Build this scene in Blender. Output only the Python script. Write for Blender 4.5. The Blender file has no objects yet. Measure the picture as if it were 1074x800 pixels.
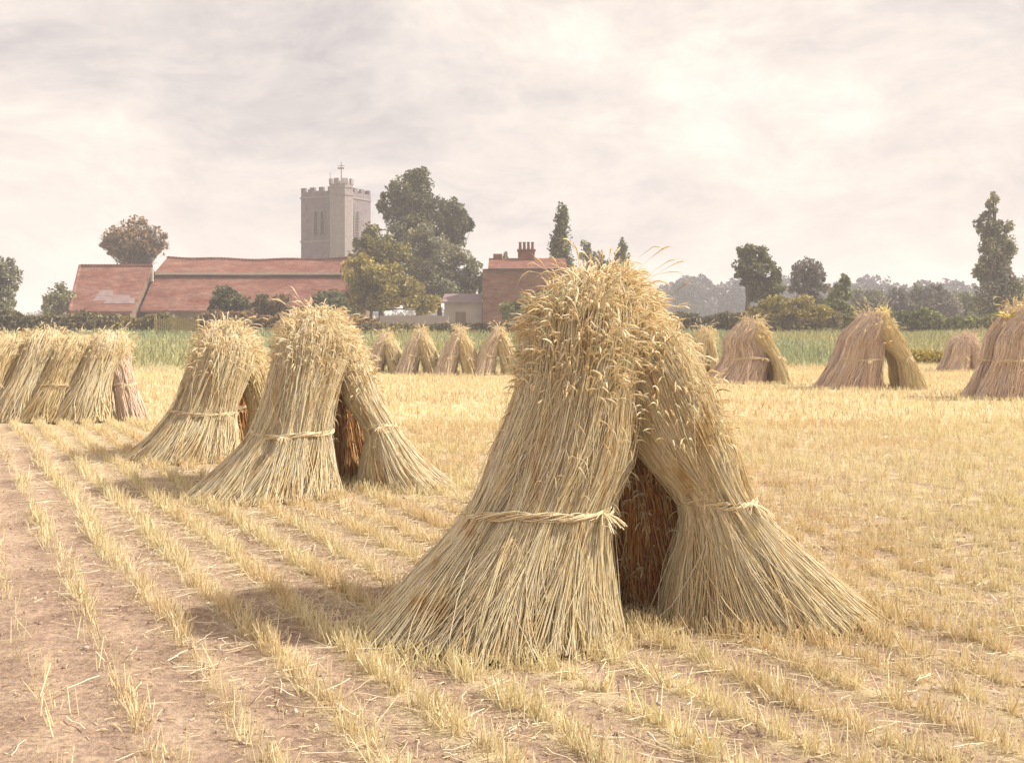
import bpy, math, numpy as np
from math import radians as R, pi
S = bpy.context.scene
COL = S.collection
EYE = 1.45; F = 1200.0; HY = 345.0; CX = 537.0
def WX(px, d): return (px-CX)/F*d
def WZ(py, d): return EYE-(py-HY)/F*d
def ground_z(x, y):
    t = np.clip((np.asarray(y, float)-40)/45, 0, 1)
    return 0.95*(t*t*(3-2*t))

# ------------------------------------------------------------------ materials
def new_mat(name):
    m = bpy.data.materials.new(name); m.use_nodes = True
    nt = m.node_tree; b = nt.nodes['Principled BSDF']
    b.inputs['Roughness'].default_value = .75
    b.inputs['Specular IOR Level'].default_value = .25
    return m, nt, b
def ramp(nt, stops, interp='LINEAR'):
    r = nt.nodes.new('ShaderNodeValToRGB'); cr = r.color_ramp; cr.interpolation = interp
    while len(cr.elements) < len(stops): cr.elements.new(.5)
    for e, (p, c) in zip(cr.elements, stops): e.position = p; e.color = (*c, 1)
    return r
def noise(nt, scale, detail=4, rough=.55, vec=None):
    n = nt.nodes.new('ShaderNodeTexNoise'); n.inputs['Scale'].default_value = scale
    n.inputs['Detail'].default_value = detail; n.inputs['Roughness'].default_value = rough
    if vec is not None: nt.links.new(vec, n.inputs['Vector'])
    return n
def mix(nt, a, b, fac, mode='MIX'):
    m = nt.nodes.new('ShaderNodeMix'); m.data_type = 'RGBA'; m.blend_type = mode
    for s, v in ((m.inputs[6], a), (m.inputs[7], b), (m.inputs[0], fac)):
        if isinstance(v, (tuple, list)): s.default_value = (*v, 1) if len(v) == 3 else v
        elif isinstance(v, (int, float)): s.default_value = v
        else: nt.links.new(v, s)
    return m.outputs[2]
def island_mat(name, stops, stops2=None, nscale=3.0, rough=.7, transl=0.0, spec=.25, stretch=(1, 1, 1)):
    """colour differs from stalk to stalk (or leaf to leaf) and drifts slowly through the clump"""
    m, nt, b = new_mat(name)
    g = nt.nodes.new('ShaderNodeNewGeometry'); tc = nt.nodes.new('ShaderNodeTexCoord')
    r = ramp(nt, stops); nt.links.new(g.outputs['Random Per Island'], r.inputs[0])
    out = r.outputs[0]
    if stops2:
        mp = nt.nodes.new('ShaderNodeMapping'); mp.inputs['Scale'].default_value = stretch; nt.links.new(tc.outputs['Object'], mp.inputs[0])
        n = noise(nt, nscale, 3, .6, mp.outputs[0])
        r2 = ramp(nt, stops2); nt.links.new(n.outputs[0], r2.inputs[0])
        out = mix(nt, out, r2.outputs[0], 1.0, 'MULTIPLY')
    nt.links.new(out, b.inputs['Base Color'])
    b.inputs['Roughness'].default_value = rough; b.inputs['Specular IOR Level'].default_value = spec
    if transl:
        t = nt.nodes.new('ShaderNodeBsdfTranslucent'); nt.links.new(out, t.inputs[0])
        ms = nt.nodes.new('ShaderNodeMixShader'); ms.inputs[0].default_value = transl
        nt.links.new(b.outputs[0], ms.inputs[1]); nt.links.new(t.outputs[0], ms.inputs[2])
        nt.links.new(ms.outputs[0], nt.nodes['Material Output'].inputs[0])
    return m
DRIFT = [(.32, (.80, .64, .46)), (.40, (.96, .90, .82)), (.5, (1, .99, .97)), (.6, (.93, .91, .93)), (.7, (1.04, 1.03, .92))]
ST = (2.4, 2.4, .45)
M = {}
M['straw'] = island_mat('wheat straw', [(0, (.46, .34, .19)), (.06, (.74, .61, .38)), (.35, (.91, .81, .56)), (.6, (.95, .87, .62)),
                        (.8, (.84, .76, .62)), (1, (.98, .93, .72))], DRIFT, 3.5, .5, .25, .4, ST)
M['shade_straw'] = island_mat('shade-brown straw', [(0, (.26, .09, .035)), (.4, (.60, .28, .10)), (.75, (.74, .43, .16)), (1, (.88, .66, .34))], DRIFT, 4, .6, .1, .25, ST)  # shade inside the stook openings, put into the straw colour as orange-brown
M['mauve_straw'] = island_mat('shade-mauve straw', [(0, (.60, .46, .38)), (.4, (.82, .66, .55)), (.8, (.90, .75, .62)), (1, (.95, .83, .68))], DRIFT[1:4], 2.0, .7, .22, .1, ST)  # mauve shade of the distant stook fronts put into the straw colour
M['gold_straw'] = island_mat('golden straw', [(0, (.60, .47, .27)), (.4, (.88, .75, .48)), (1, (.96, .88, .60))], DRIFT[1:], 2.5, .6, .25, .2, ST)
M['ear'] = island_mat('wheat ears', [(0, (.50, .34, .16)), (.15, (.78, .63, .38)), (.6, (.92, .80, .54)), (.93, (.97, .91, .72)), (1, (.60, .64, .42))], DRIFT[1:], 4, .6, .25)
M['band'] = island_mat('straw band', [(0, (.64, .50, .30)), (1, (.90, .80, .58))], None, 3, .6, .1)
M['stubble'] = island_mat('cut stubble', [(0, (.50, .37, .22)), (.25, (.76, .65, .40)), (.7, (.88, .79, .51)), (.94, (.94, .88, .66)), (1, (.38, .42, .19))],
                          [(.3, (.92, .80, .74)), (.55, (1, 1, 1)), (.7, (1, .99, .88))], .35, .6, .2)
M['chaff'] = island_mat('chaff', [(0, (.26, .17, .11)), (.4, (.52, .38, .24)), (1, (.86, .74, .52))], None, 3, .7)
M['wisp'] = island_mat('yellow wisp', [(0, (.70, .58, .14)), (1, (.92, .82, .38))], None, 3, .6, .2)
M['far_straw'] = island_mat('pale far straw', [(0, (.66, .52, .40)), (.5, (.86, .72, .56)), (1, (.94, .82, .66))], None, 2, .7, .2)
M['litter'] = island_mat('fallen straw', [(0, (.62, .48, .32)), (1, (.94, .86, .68))], None, 3, .6)
M['grass'] = island_mat('meadow grass', [(0, (.26, .24, .13)), (.5, (.46, .42, .23)), (1, (.68, .58, .36))],
                        [(.35, (.75, .95, 1.0)), (.6, (1, 1, .85))], .06, .7, .2)
def leafmat(name, a, b, c, d2=.1):
    M[name] = island_mat(name, [(0, a), (.5, b), (1, c)], [(.32, (.55, .58, .62)), (.5, (1, 1, 1)), (.68, (1.4, 1.3, .95))], .3, .6, .25)
leafmat('dark foliage', (.06, .07, .04), (.13, .14, .075), (.23, .23, .12))
leafmat('oak foliage', (.08, .085, .035), (.19, .175, .07), (.34, .30, .11))
leafmat('yellow foliage', (.18, .155, .045), (.36, .30, .095), (.54, .44, .15))
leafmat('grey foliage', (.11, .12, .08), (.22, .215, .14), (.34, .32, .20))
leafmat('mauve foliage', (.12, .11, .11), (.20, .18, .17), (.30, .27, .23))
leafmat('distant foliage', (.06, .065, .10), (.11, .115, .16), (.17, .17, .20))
leafmat('willow foliage', (.15, .17, .08), (.28, .29, .15), (.42, .40, .22))
leafmat('brown foliage', (.14, .09, .05), (.28, .18, .10), (.40, .30, .17))
leafmat('hedge foliage', (.10, .085, .05), (.19, .165, .09), (.30, .25, .13))
leafmat('green foliage', (.11, .13, .05), (.22, .25, .10), (.36, .35, .15))
m, nt, b = new_mat('bark'); n = noise(nt, 6); r = ramp(nt, [(.3, (.06, .045, .035)), (.7, (.16, .125, .10))])
nt.links.new(n.outputs[0], r.inputs[0]); nt.links.new(r.outputs[0], b.inputs[0]); M['bark'] = m

def tile_mat(name, c1, c2, c3):
    m, nt, b = new_mat(name); tc = nt.nodes.new('ShaderNodeTexCoord')
    br = nt.nodes.new('ShaderNodeTexBrick'); mp = nt.nodes.new('ShaderNodeMapping')
    nt.links.new(tc.outputs['UV'], br.inputs['Vector'])
    br.inputs['Scale'].default_value = 1; br.inputs['Brick Width'].default_value = .22; br.inputs['Row Height'].default_value = .16
    br.inputs['Mortar Size'].default_value = .015; br.inputs['Color1'].default_value = (*c1, 1); br.inputs['Color2'].default_value = (*c2, 1)
    br.inputs['Mortar'].default_value = (c1[0]*.45, c1[1]*.45, c1[2]*.45, 1)
    nt.nodes.remove(mp)
    mp = nt.nodes.new('ShaderNodeMapping'); mp.inputs['Scale'].default_value = (.5, .5, 1.8)
    nt.links.new(tc.outputs['Object'], mp.inputs[0])
    n = noise(nt, .8, 6, .65, mp.outputs[0]); r = ramp(nt, [(.35, (0, 0, 0)), (.68, (1, 1, 1))]); nt.links.new(n.outputs[0], r.inputs[0])
    o = mix(nt, br.outputs[0], c3, r.outputs[0])
    n2 = noise(nt, 2.6, 5, .7, mp.outputs[0]); r2 = ramp(nt, [(.3, (.5, .5, .54)), (.7, (1.3, 1.22, 1.12))]); nt.links.new(n2.outputs[0], r2.inputs[0])
    o = mix(nt, o, r2.outputs[0], 1.0, 'MULTIPLY')
    nt.links.new(o, b.inputs[0]); b.inputs['Roughness'].default_value = .85
    bp = nt.nodes.new('ShaderNodeBump'); bp.inputs['Strength'].default_value = .5; bp.inputs['Distance'].default_value = .03
    nt.links.new(br.outputs[1], bp.inputs['Height']); bp.invert = True; nt.links.new(bp.outputs[0], b.inputs['Normal'])
    return m
M['tile'] = tile_mat('clay roof tiles', (.25, .088, .062), (.17, .065, .052), (.27, .15, .12))
M['brick'] = tile_mat('red brick', (.27, .13, .095), (.20, .10, .085), (.30, .19, .15))
def mottled(name, a, b_, scale=1.5, rough=.85, bump=.3):
    m, nt, b = new_mat(name); tc = nt.nodes.new('ShaderNodeTexCoord'); n = noise(nt, scale, 7, .65, tc.outputs['Object'])
    r = ramp(nt, [(.3, a), (.7, b_)]); nt.links.new(n.outputs[0], r.inputs[0]); nt.links.new(r.outputs[0], b.inputs[0])
    b.inputs['Roughness'].default_value = rough
    bp = nt.nodes.new('ShaderNodeBump'); bp.inputs['Strength'].default_value = bump; bp.inputs['Distance'].default_value = .05
    nt.links.new(n.outputs[0], bp.inputs['Height']); nt.links.new(bp.outputs[0], b.inputs['Normal'])
    return m
M['stone'] = mottled('flint and stone', (.125, .10, .12), (.22, .185, .20), 1.3)
M['stone_trim'] = mottled('dressed stone', (.20, .17, .175), (.29, .25, .255), 2)
M['dark'] = mottled('louvre wood', (.05, .045, .045), (.10, .09, .09), 3)
M['board'] = mottled('weathered boards', (.14, .09, .07), (.24, .17, .13), 2)
M['render'] = mottled('pale limewash', (.30, .25, .25), (.42, .36, .35), .8)
M['pale'] = mottled('pale timber', (.45, .38, .33), (.62, .54, .47), 2)
M['slate'] = mottled('slate sheets', (.20, .13, .13), (.30, .23, .23), 1.5)
M['metal'] = mottled('grey iron', (.18, .17, .17), (.28, .26, .25), 5)
M['post'] = mottled('lichened timber', (.22, .17, .07), (.38, .30, .13), 4)

# ------------------------------------------------------------------ mesh helpers
class MB:
    def __init__(s): s.v = []; s.q = []; s.t = []; s.n = 0; s.uvf = None
    def add(s, v, quads=None, tris=None):
        v = np.asarray(v, float).reshape(-1, 3)
        s.v.append(v)
        if quads is not None and len(quads): s.q.append(np.asarray(quads, int)+s.n)
        if tris is not None and len(tris): s.t.append(np.asarray(tris, int)+s.n)
        s.n += len(v)
    def tubes(s, P, rad, sides=3, cap=False, flat=1.0):
        """P: N x K x 3 paths, rad: N x K radii"""
        P = np.asarray(P, float); N, K, _ = P.shape; rad = np.broadcast_to(rad, (N, K))
        T = np.gradient(P, axis=1); T /= np.linalg.norm(T, axis=2, keepdims=True)+1e-9
        ref = np.tile(np.array([0.31, .87, .12]), (N, 1))
        al = np.abs((T[:, 0]*ref).sum(1)) > .8; ref[al] = (1, 0.1, 0.05)
        n1 = np.cross(T, ref[:, None, :]); n1 /= np.linalg.norm(n1, axis=2, keepdims=True)+1e-9
        n2 = np.cross(T, n1)
        a = np.arange(sides)*2*pi/sides
        V = P[:, :, None, :]+rad[:, :, None, None]*(np.cos(a)[None, None, :, None]*n1[:, :, None, :]+flat*np.sin(a)[None, None, :, None]*n2[:, :, None, :])
        i = np.arange(N)[:, None, None]*K*sides; k = np.arange(K-1)[None, :, None]*sides; j = np.arange(sides)[None, None, :]; jn = (j+1) % sides
        q = np.stack([i+k+j, i+k+jn, i+k+sides+jn, i+k+sides+j], -1).reshape(-1, 4)
        t = None
        if cap:
            c = []
            for e in (0, K-1):
                for j_ in range(1, sides-1): c.append(np.stack([np.arange(N)*K*sides+e*sides, np.arange(N)*K*sides+e*sides+j_, np.arange(N)*K*sides+e*sides+j_+1], -1))
            t = np.concatenate(c)
        s.add(V.reshape(-1, 3), q, t)
    def blades(s, base, tip, w, yaw, fold=.5):
        """folded V ribbons, three columns by two rows"""
        N = len(base); w = np.broadcast_to(w, (N,))
        side = np.stack([np.cos(yaw), np.sin(yaw), 0*yaw], -1)*w[:, None]*.5
        out = np.stack([-np.sin(yaw), np.cos(yaw), 0*yaw], -1)*w[:, None]*fold
        V = np.stack([base-side, base+out, base+side, tip-side*.6, tip+out*.6, tip+side*.6], 1)
        i = np.arange(N)[:, None]*6
        q = np.concatenate([i+np.array([0, 1, 4, 3]), i+np.array([1, 2, 5, 4])])
        s.add(V.reshape(-1, 3), q)
    def leaves(s, c, size, rng):
        N = len(c); a = rng.normal(size=(N, 3)); a /= np.linalg.norm(a, axis=1, keepdims=True)
        b = np.cross(a, rng.normal(size=(N, 3))); b /= np.linalg.norm(b, axis=1, keepdims=True)
        sz = (size*rng.uniform(.6, 1.3, N))[:, None]
        V = np.stack([c-a*sz*.6, c+b*sz*.36, c+a*sz*.6, c-b*sz*.36], 1)
        s.add(V.reshape(-1, 3), np.arange(N*4).reshape(-1, 4))
    def box(s, x0, y0, z0, x1, y1, z1, rot=0, org=(0, 0)):
        v = np.array([[x, y, z] for z in (z0, z1) for x, y in ((x0, y0), (x1, y0), (x1, y1), (x0, y1))], float)
        if rot or org != (0, 0):
            c, n = math.cos(rot), math.sin(rot); X = v[:, 0]*c-v[:, 1]*n+org[0]; Y = v[:, 0]*n+v[:, 1]*c+org[1]; v[:, 0] = X; v[:, 1] = Y
        s.add(v, [[3, 2, 1, 0], [4, 5, 6, 7], [0, 1, 5, 4], [1, 2, 6, 5], [2, 3, 7, 6], [3, 0, 4, 7]])
    def build(s, name, mat, parent=None, smooth=False, origin=None, uv=False):
        V = np.concatenate(s.v) if s.v else np.zeros((0, 3))
        me = bpy.data.meshes.new(name)
        if origin is not None: V = V-np.asarray(origin)
        Q = np.concatenate(s.q) if s.q else np.zeros((0, 4), int); T = np.concatenate(s.t) if s.t else np.zeros((0, 3), int)
        me.vertices.add(len(V)); me.vertices.foreach_set('co', V.astype(np.float32).ravel())
        li = np.concatenate([Q.ravel(), T.ravel()]); me.loops.add(len(li)); me.loops.foreach_set('vertex_index', li.astype(np.int32))
        st = np.concatenate([np.arange(len(Q))*4, len(Q)*4+np.arange(len(T))*3]); me.polygons.add(len(st))
        me.polygons.foreach_set('loop_start', st.astype(np.int32))
        me.update(calc_edges=True); me.validate()
        FLAT = ('tile', 'brick', 'stone', 'stone_trim', 'dark', 'board', 'render', 'pale', 'slate', 'metal', 'post')
        if isinstance(mat, str) and mat in FLAT: me.polygons.foreach_set('use_smooth', np.zeros(len(me.polygons), bool))
        if smooth: me.polygons.foreach_set('use_smooth', np.ones(len(me.polygons), bool))
        if uv:
            u = me.uv_layers.new(name='UVMap')
            for p in me.polygons:
                nrm = p.normal; h = np.array([-nrm.y, nrm.x, 0.0]); L = np.linalg.norm(h)
                h = h/L if L > 1e-3 else np.array([1.0, 0, 0]); g = np.cross(np.array(nrm), h)
                for l in p.loop_indices:
                    co = np.array(me.vertices[me.loops[l].vertex_index].co); u.data[l].uv = (float(co@h), float(co@g))
        me.materials.append(M[mat] if isinstance(mat, str) else mat)
        o = bpy.data.objects.new(name, me); COL.objects.link(o)
        if origin is not None and parent is None: o.location = origin
        if parent is not None: o.parent = parent
        return o
def tag(o, label=None, cat=None, group=None, kind=None):
    for k, v in (('label', label), ('category', cat), ('group', group), ('kind', kind)):
        if v: o[k] = v
    return o
def thing(name, loc, label, cat, group=None):
    o = bpy.data.objects.new(name, None); COL.objects.link(o); o.location = loc; o.empty_display_size = .3
    return tag(o, label, cat, group)

# ------------------------------------------------------------------ sheaves and stooks
def cr(st, s):
    """smooth interpolation through the stations, s in 0..1 (and a little beyond)"""
    st = np.asarray(st, float); n = len(st); k = np.linspace(0, 1, n)
    key = np.concatenate([[0], np.cumsum(np.linalg.norm(np.diff(st[:, :3], axis=0), axis=1))]); key /= key[-1]
    s = np.asarray(s, float); sc = np.clip(s, 0, 1)
    i = np.clip(np.searchsorted(key, sc, side='right')-1, 0, n-2)
    h = (key[i+1]-key[i]); t = ((sc-key[i])/h)[..., None]
    m = np.zeros_like(st)
    for j in range(n):
        a, b = max(j-1, 0), min(j+1, n-1); m[j] = (st[b]-st[a])/(key[b]-key[a])
    p0, p1 = st[i], st[i+1]; m0, m1 = m[i]*h[..., None], m[i+1]*h[..., None]
    out = (2*t**3-3*t**2+1)*p0+(t**3-2*t**2+t)*m0+(-2*t**3+3*t**2)*p1+(t**3-t**2)*m1
    ex = (s-sc)[..., None]; out = out+ex*m[i+(sc >= 1)]*np.array([1, 1, 1, 0, 0])
    return out
def sheaf(parent, st, seed, n=2500, r=.0022, mat='straw', band=.36, ears=300, ear_lo=.62, ear_mat='ear', ear_len=.062, K=10, loose=.05,
          name='sheaf', up=0, bandr=.013, band_w=1.0, label=None, earz=1.0):
    rng = np.random.default_rng(seed); st = np.asarray(st, float); L = parent.location; st = st.copy(); st[:, 0] -= L[0]; st[:, 1] -= L[1]; st[:, 2] -= L[2]
    mb = MB()
    # straw-filled inside
    ss = np.linspace(.015, .97, 14); c = cr(st, ss); a = np.linspace(0, 2*pi, 24, endpoint=False)
    ring = np.stack([c[:, None, 0]+.86*c[:, None, 3]*np.cos(a), c[:, None, 1]+.86*c[:, None, 4]*np.sin(a), c[:, None, 2]+0*a], -1)
    V = ring.reshape(-1, 3); q = []
    for k in range(13):
        for j in range(24): q.append([k*24+j, k*24+(j+1) % 24, (k+1)*24+(j+1) % 24, (k+1)*24+j])
    V = np.concatenate([V, c[:1, :3], c[-1:, :3]]); t = [[14*24, (j+1) % 24, j] for j in range(24)]+[[14*24+1, 13*24+j, 13*24+(j+1) % 24] for j in range(24)]
    mb.add(V, q, t)
    def stalk_pts(a0, rho0, s0, s1, da, dr, K):
        u = np.linspace(0, 1, K)[None, :]; s = s0[:, None]+(s1-s0)[:, None]*u
        c = cr(st, s); w = s-band
        aa = a0[:, None]+da[:, None]*w
        rr = rho0[:, None]+dr[:, None]*np.abs(w)*(np.abs(w) > .02)
        return np.stack([c[..., 0]+c[..., 3]*rr*np.cos(aa), c[..., 1]+c[..., 4]*rr*np.sin(aa), c[..., 2]], -1), c, aa
    N = n; a0 = rng.uniform(0, 2*pi, N); rho = rng.uniform(.84, 1.0, N)+.035*np.sin(a0*7+seed)+.03*np.sin(a0*13+seed*2)+.02*np.sin(a0*29)
    s0 = rng.uniform(-.012, .03, N)+(rng.random(N) < .25)*rng.uniform(-.03, .05, N); s1 = rng.uniform(.70, 1.02, N)
    da = rng.normal(0, .34, N)+.25*np.sin(a0*5+seed); dr = rng.normal(0.02, .09, N)
    lo = rng.random(N) < loose; da[lo] = rng.normal(0, 1.0, lo.sum()); dr[lo] = rng.uniform(.1, .5, lo.sum())
    P, _, _ = stalk_pts(a0, rho, s0, s1, da, dr, K)
    P[..., 2] = np.maximum(P[..., 2], rng.uniform(.002, .03, N)[:, None])
    wob = (rng.normal(0, .0030, P.shape)+np.sin(np.linspace(0, 1, K)*rng.uniform(4, 11, N)[:, None]+rng.uniform(0, 6, N)[:, None])[..., None]*rng.normal(0, .005, (N, 1, 3)))*(r/.0022); wob[:, 0] = 0; P += wob
    rad = np.linspace(1.15, .75, K)[None, :]*(r*rng.uniform(.7, 1.35, N))[:, None]
    mb.tubes(P, rad, 3)
    o = mb.build(name, mat, parent)
    if label: o['label'] = label
    # band: a twisted rope of straws
    if band_w:
        for dz in (0,):
            bb = MB(); cb = cr(st, np.array([band]))[0]; th = np.linspace(0, 2*pi+.25, 72); paths = []
            R0 = bandr
            for k in range(16):
                ph = k*2*pi/16; tw = th*5+ph+.8*np.sin(th*2+k)
                off = R0*np.cos(tw)*(1+.3*np.sin(th*4+k*1.7))*.8; zo = R0*1.25*np.sin(tw)*(1+.35*np.sin(th*3+k*2.3))
                wv = .010*np.sin(th*3+seed)*(bandr/.013)
                paths.append(np.stack([cb[0]+(cb[3]*1.03+off+.004)*np.cos(th), cb[1]+(cb[4]*1.03+off+.004)*np.sin(th), cb[2]+zo+wv+.06*cb[3]*np.cos(th+seed)], -1))
            bb.tubes(np.array(paths), R0*.20, 4)
            # knot with frayed ends, on the side that faces the field path
            ka = -pi/2+.5+.5*math.sin(seed); kx, ky = cb[0]+cb[3]*1.08*math.cos(ka), cb[1]+cb[4]*1.08*math.sin(ka); kp = []
            for k in range(26):
                d = rng.normal(0, 1, 3); d[2] = abs(d[2])*.3-.3; d[:2] += 1.2*np.array([math.cos(ka), math.sin(ka)]); d /= np.linalg.norm(d); ln = R0*rng.uniform(3, 10)
                u = np.linspace(-.35, 1, 5)[:, None]; kp.append(np.array([kx, ky, cb[2]+.06*cb[3]*math.cos(ka+seed)])+d*u*ln+np.array([0, 0, -ln*.5])*np.clip(u, 0, 1)**2)
            bb.tubes(np.array(kp), R0*.22, 3)
            bb.build('band', 'band', o)
    if ears:
        eb = MB(); E = ears+up
        a0 = rng.uniform(0, 2*pi, E); rho = rng.uniform(.9, 1.04, E); s1 = ear_lo+(1.02-ear_lo)*rng.uniform(0, 1, E)**.75
        if up: s1[-up:] = rng.uniform(.93, 1.0, up); rho[-up:] = rng.uniform(.1, .9, up)
        s0 = s1-.16; P, c, aa = stalk_pts(a0, rho, s0, s1, rng.normal(0, .4, E), rng.uniform(0, .12, E), 4)
        end = P[:, -1]; T = P[:, -1]-P[:, -2]; T /= np.linalg.norm(T, axis=1, keepdims=True)+1e-9
        out = np.stack([np.cos(aa[:, -1]), np.sin(aa[:, -1]), np.zeros(E)], -1)
        sl = ear_len
        stem = sl*rng.uniform(.4, 1.5, E); el = sl*rng.uniform(.55, 1.3, E)
        if up: stem[-up:] = sl*(.8+3.4*rng.uniform(0, 1, up)**2)
        D0 = T+out*.25+rng.normal(0, .18, (E, 3)); D0 /= np.linalg.norm(D0, axis=1, keepdims=True)
        if up: D0[-up:] = out[-up:]*.6+np.array([0, 0, 1.0])+rng.normal(0, .3, (up, 3)); D0[-up:] /= np.linalg.norm(D0[-up:], axis=1, keepdims=True)
        droop = rng.uniform(.5, 2.2, E)*earz
        if up: droop[-up:] = rng.uniform(.3, 1.9, up)
        H = out*.7+np.array([0, 0, -1.0])+rng.normal(0, .25, (E, 3))
        Kc = 9; u = np.linspace(0, 1, Kc); pts = [end]; p = end.copy(); tot = stem+el
        uu = [0, .22, .42, .55, .64, .73, .82, .91, 1.0]
        for k in range(1, Kc):
            d = D0+H*(droop*uu[k]**1.6)[:, None]; d /= np.linalg.norm(d, axis=1, keepdims=True)
            step = np.where(k <= 3, stem/3, el/(Kc-4)); p = p+d*step[:, None]; pts.append(p.copy())
        PP = np.stack(pts, 1); rs = np.array([.16, .15, .14, .55, 1.0, .82, 1.0, .7, .12])
        eb.tubes(PP, rs[None, :]*(ear_len*.068*rng.uniform(.8, 1.2, E))[:, None], 5)
        eb.tubes(P, r*.8, 3)
        # awns and dry leaf blades
        A = E*4; ia = rng.integers(0, E, A); b0 = PP[ia, rng.integers(3, 8, A)]; dirn = PP[ia, -1]-PP[ia, -3]; dirn /= np.linalg.norm(dirn, axis=1, keepdims=True)+1e-9
        dirn += rng.normal(0, .35, (A, 3)); eb.tubes(np.stack([b0, b0+dirn*(sl*.35), b0+dirn*(sl*.62)+np.array([0, 0, -.1*sl])], 1), np.array([r*.30, r*.26, r*.08])[None], 3)
        B = E//5; a0 = rng.uniform(0, 2*pi, B); s1 = rng.uniform(.25, .98, B); Pb, c, aa = stalk_pts(a0, np.full(B, 1.0), s1-.1, s1, rng.normal(0, 1, B), rng.uniform(0, .3, B), 3)
        out = np.stack([np.cos(aa[:, -1]), np.sin(aa[:, -1]), np.zeros(B)], -1); p = Pb[:, -1]; pts = [p]; dd = out*.6+rng.normal(0, .6, (B, 3))
        for k in range(5): d = dd+np.array([0, 0, .5-.6*k]); d /= np.linalg.norm(d, axis=1, keepdims=True); p = p+d*sl*.3; pts.append(p)
        eb.tubes(np.stack(pts, 1), np.array([.5, 1, 1, .8, .5, .1])[None, :]*ear_len*.04, 3, flat=.25)
        tag(eb.build('seed_heads', ear_mat, o), kind='stuff')
    return o

def px_st(d, rows):
    """rows: (y, x_left, x_right, depth offset of the centre, depth radius) seen at distance d"""
    out = []
    for y, xl, xr, do, ry in rows:
        D = d+do; z = max(0, WZ(y, D)); out.append((WX((xl+xr)/2, D), D, z, (xr-xl)/2*D/F, ry))
    out[0] = (*out[0][:2], 0, *out[0][3:]); return out

# main stook
t = thing('stook', (.45, 5.8, 0), 'big pale wheat stook in the foreground, two bound front sheaves over a dark opening', 'stook', 'wheat stooks in the field')
A = [(-.10, 5.45, 0, .58, .50), (.0, 5.47, .27, .46, .40), (.13, 5.5, .575, .34, .29), (.25, 5.54, .85, .33, .28), (.34, 5.6, 1.2, .27, .26), (.39, 5.68, 1.46, .285, .26), (.42, 5.74, 1.61, .235, .21), (.45, 5.78, 1.69, .14, .12)]
sheaf(t, A, 1, 10000, .0020, 'straw', .34, 1700, .64, up=100, K=12, bandr=.013)
C = [(1.28, 5.72, 0, .53, .37), (1.15, 5.71, .28, .36, .27), (1.02, 5.68, .58, .185, .17), (.86, 5.66, .85, .245, .21), (.71, 5.72, 1.2, .245, .22), (.59, 5.75, 1.45, .21, .22), (.53, 5.8, 1.58, .13, .16)]
sheaf(t, C, 2, 6500, .0020, 'straw', .37, 850, .54, up=25, K=12, bandr=.012)
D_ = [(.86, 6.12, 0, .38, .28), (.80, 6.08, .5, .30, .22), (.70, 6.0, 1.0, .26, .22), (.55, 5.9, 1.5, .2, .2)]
sheaf(t, D_, 3, 1800, .0025, 'shade_straw', .36, 900, .05, ear_mat='ear', band_w=0, label='sheaf inside the dark opening, coloured brown for shade', loose=.3)
E_ = [(.05, 6.35, 0, .5, .42), (.16, 6.3, .55, .3, .26), (.34, 6.2, 1.15, .3, .26), (.45, 6.1, 1.55, .27, .24), (.47, 6.08, 1.66, .15, .15)]
sheaf(t, E_, 4, 1500, .0025, 'straw', .36, 250, .7)
G_ = [(1.25, 6.65, 0, .42, .38), (1.05, 6.5, .55, .22, .2), (.75, 6.3, 1.2, .25, .22), (.6, 6.15, 1.55, .2, .2)]
sheaf(t, G_, 5, 1300, .0025, 'straw', .36, 250, .7)

# second stook
d = 10.0
t = thing('stook', (WX(335, d), d+.4, 0), 'middle-sized stook left of the biggest one, dark brown hollow beside its right sheaf', 'stook', 'wheat stooks in the field')
A = px_st(d, [(525, 203, 352, -.05, .55), (492, 232, 350, 0, .46), (458, 262, 347, .05, .36), (420, 278, 352, .1, .34), (382, 290, 362, .2, .34), (352, 297, 366, .3, .31), (338, 306, 355, .35, .2), (331, 319, 342, .38, .1)])
sheaf(t, A, 11, 6000, .0027, 'straw', .36, 800, .68, up=60, ear_len=.07, bandr=.013)
C = px_st(d+.35, [(512, 378, 478, 0, .34), (485, 380, 446, 0, .27), (455, 384, 420, 0, .17), (425, 366, 402, 0, .2), (385, 345, 386, .05, .24), (356, 325, 370, .1, .24), (340, 327, 356, .1, .14)])
sheaf(t, C, 12, 3800, .0027, 'straw', .38, 500, .55, up=20, ear_len=.07, bandr=.012)
D_ = px_st(d+.8, [(500, 340, 402, 0, .3), (455, 345, 390, 0, .22), (400, 335, 375, 0, .22), (350, 320, 362, -.2, .2)])
sheaf(t, D_, 13, 1200, .003, 'shade_straw', .36, 260, .12, ear_mat='ear', band_w=0, label='sheaf inside the hollow, coloured brown for shade', loose=.15)
E_ = px_st(d+1.1, [(500, 230, 345, 0, .5), (440, 272, 340, 0, .3), (370, 296, 362, -.2, .3), (330, 310, 355, -.4, .2)])
sheaf(t, E_, 14, 1200, .003, 'straw', .36, 200, .7, ear_len=.07)

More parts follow.
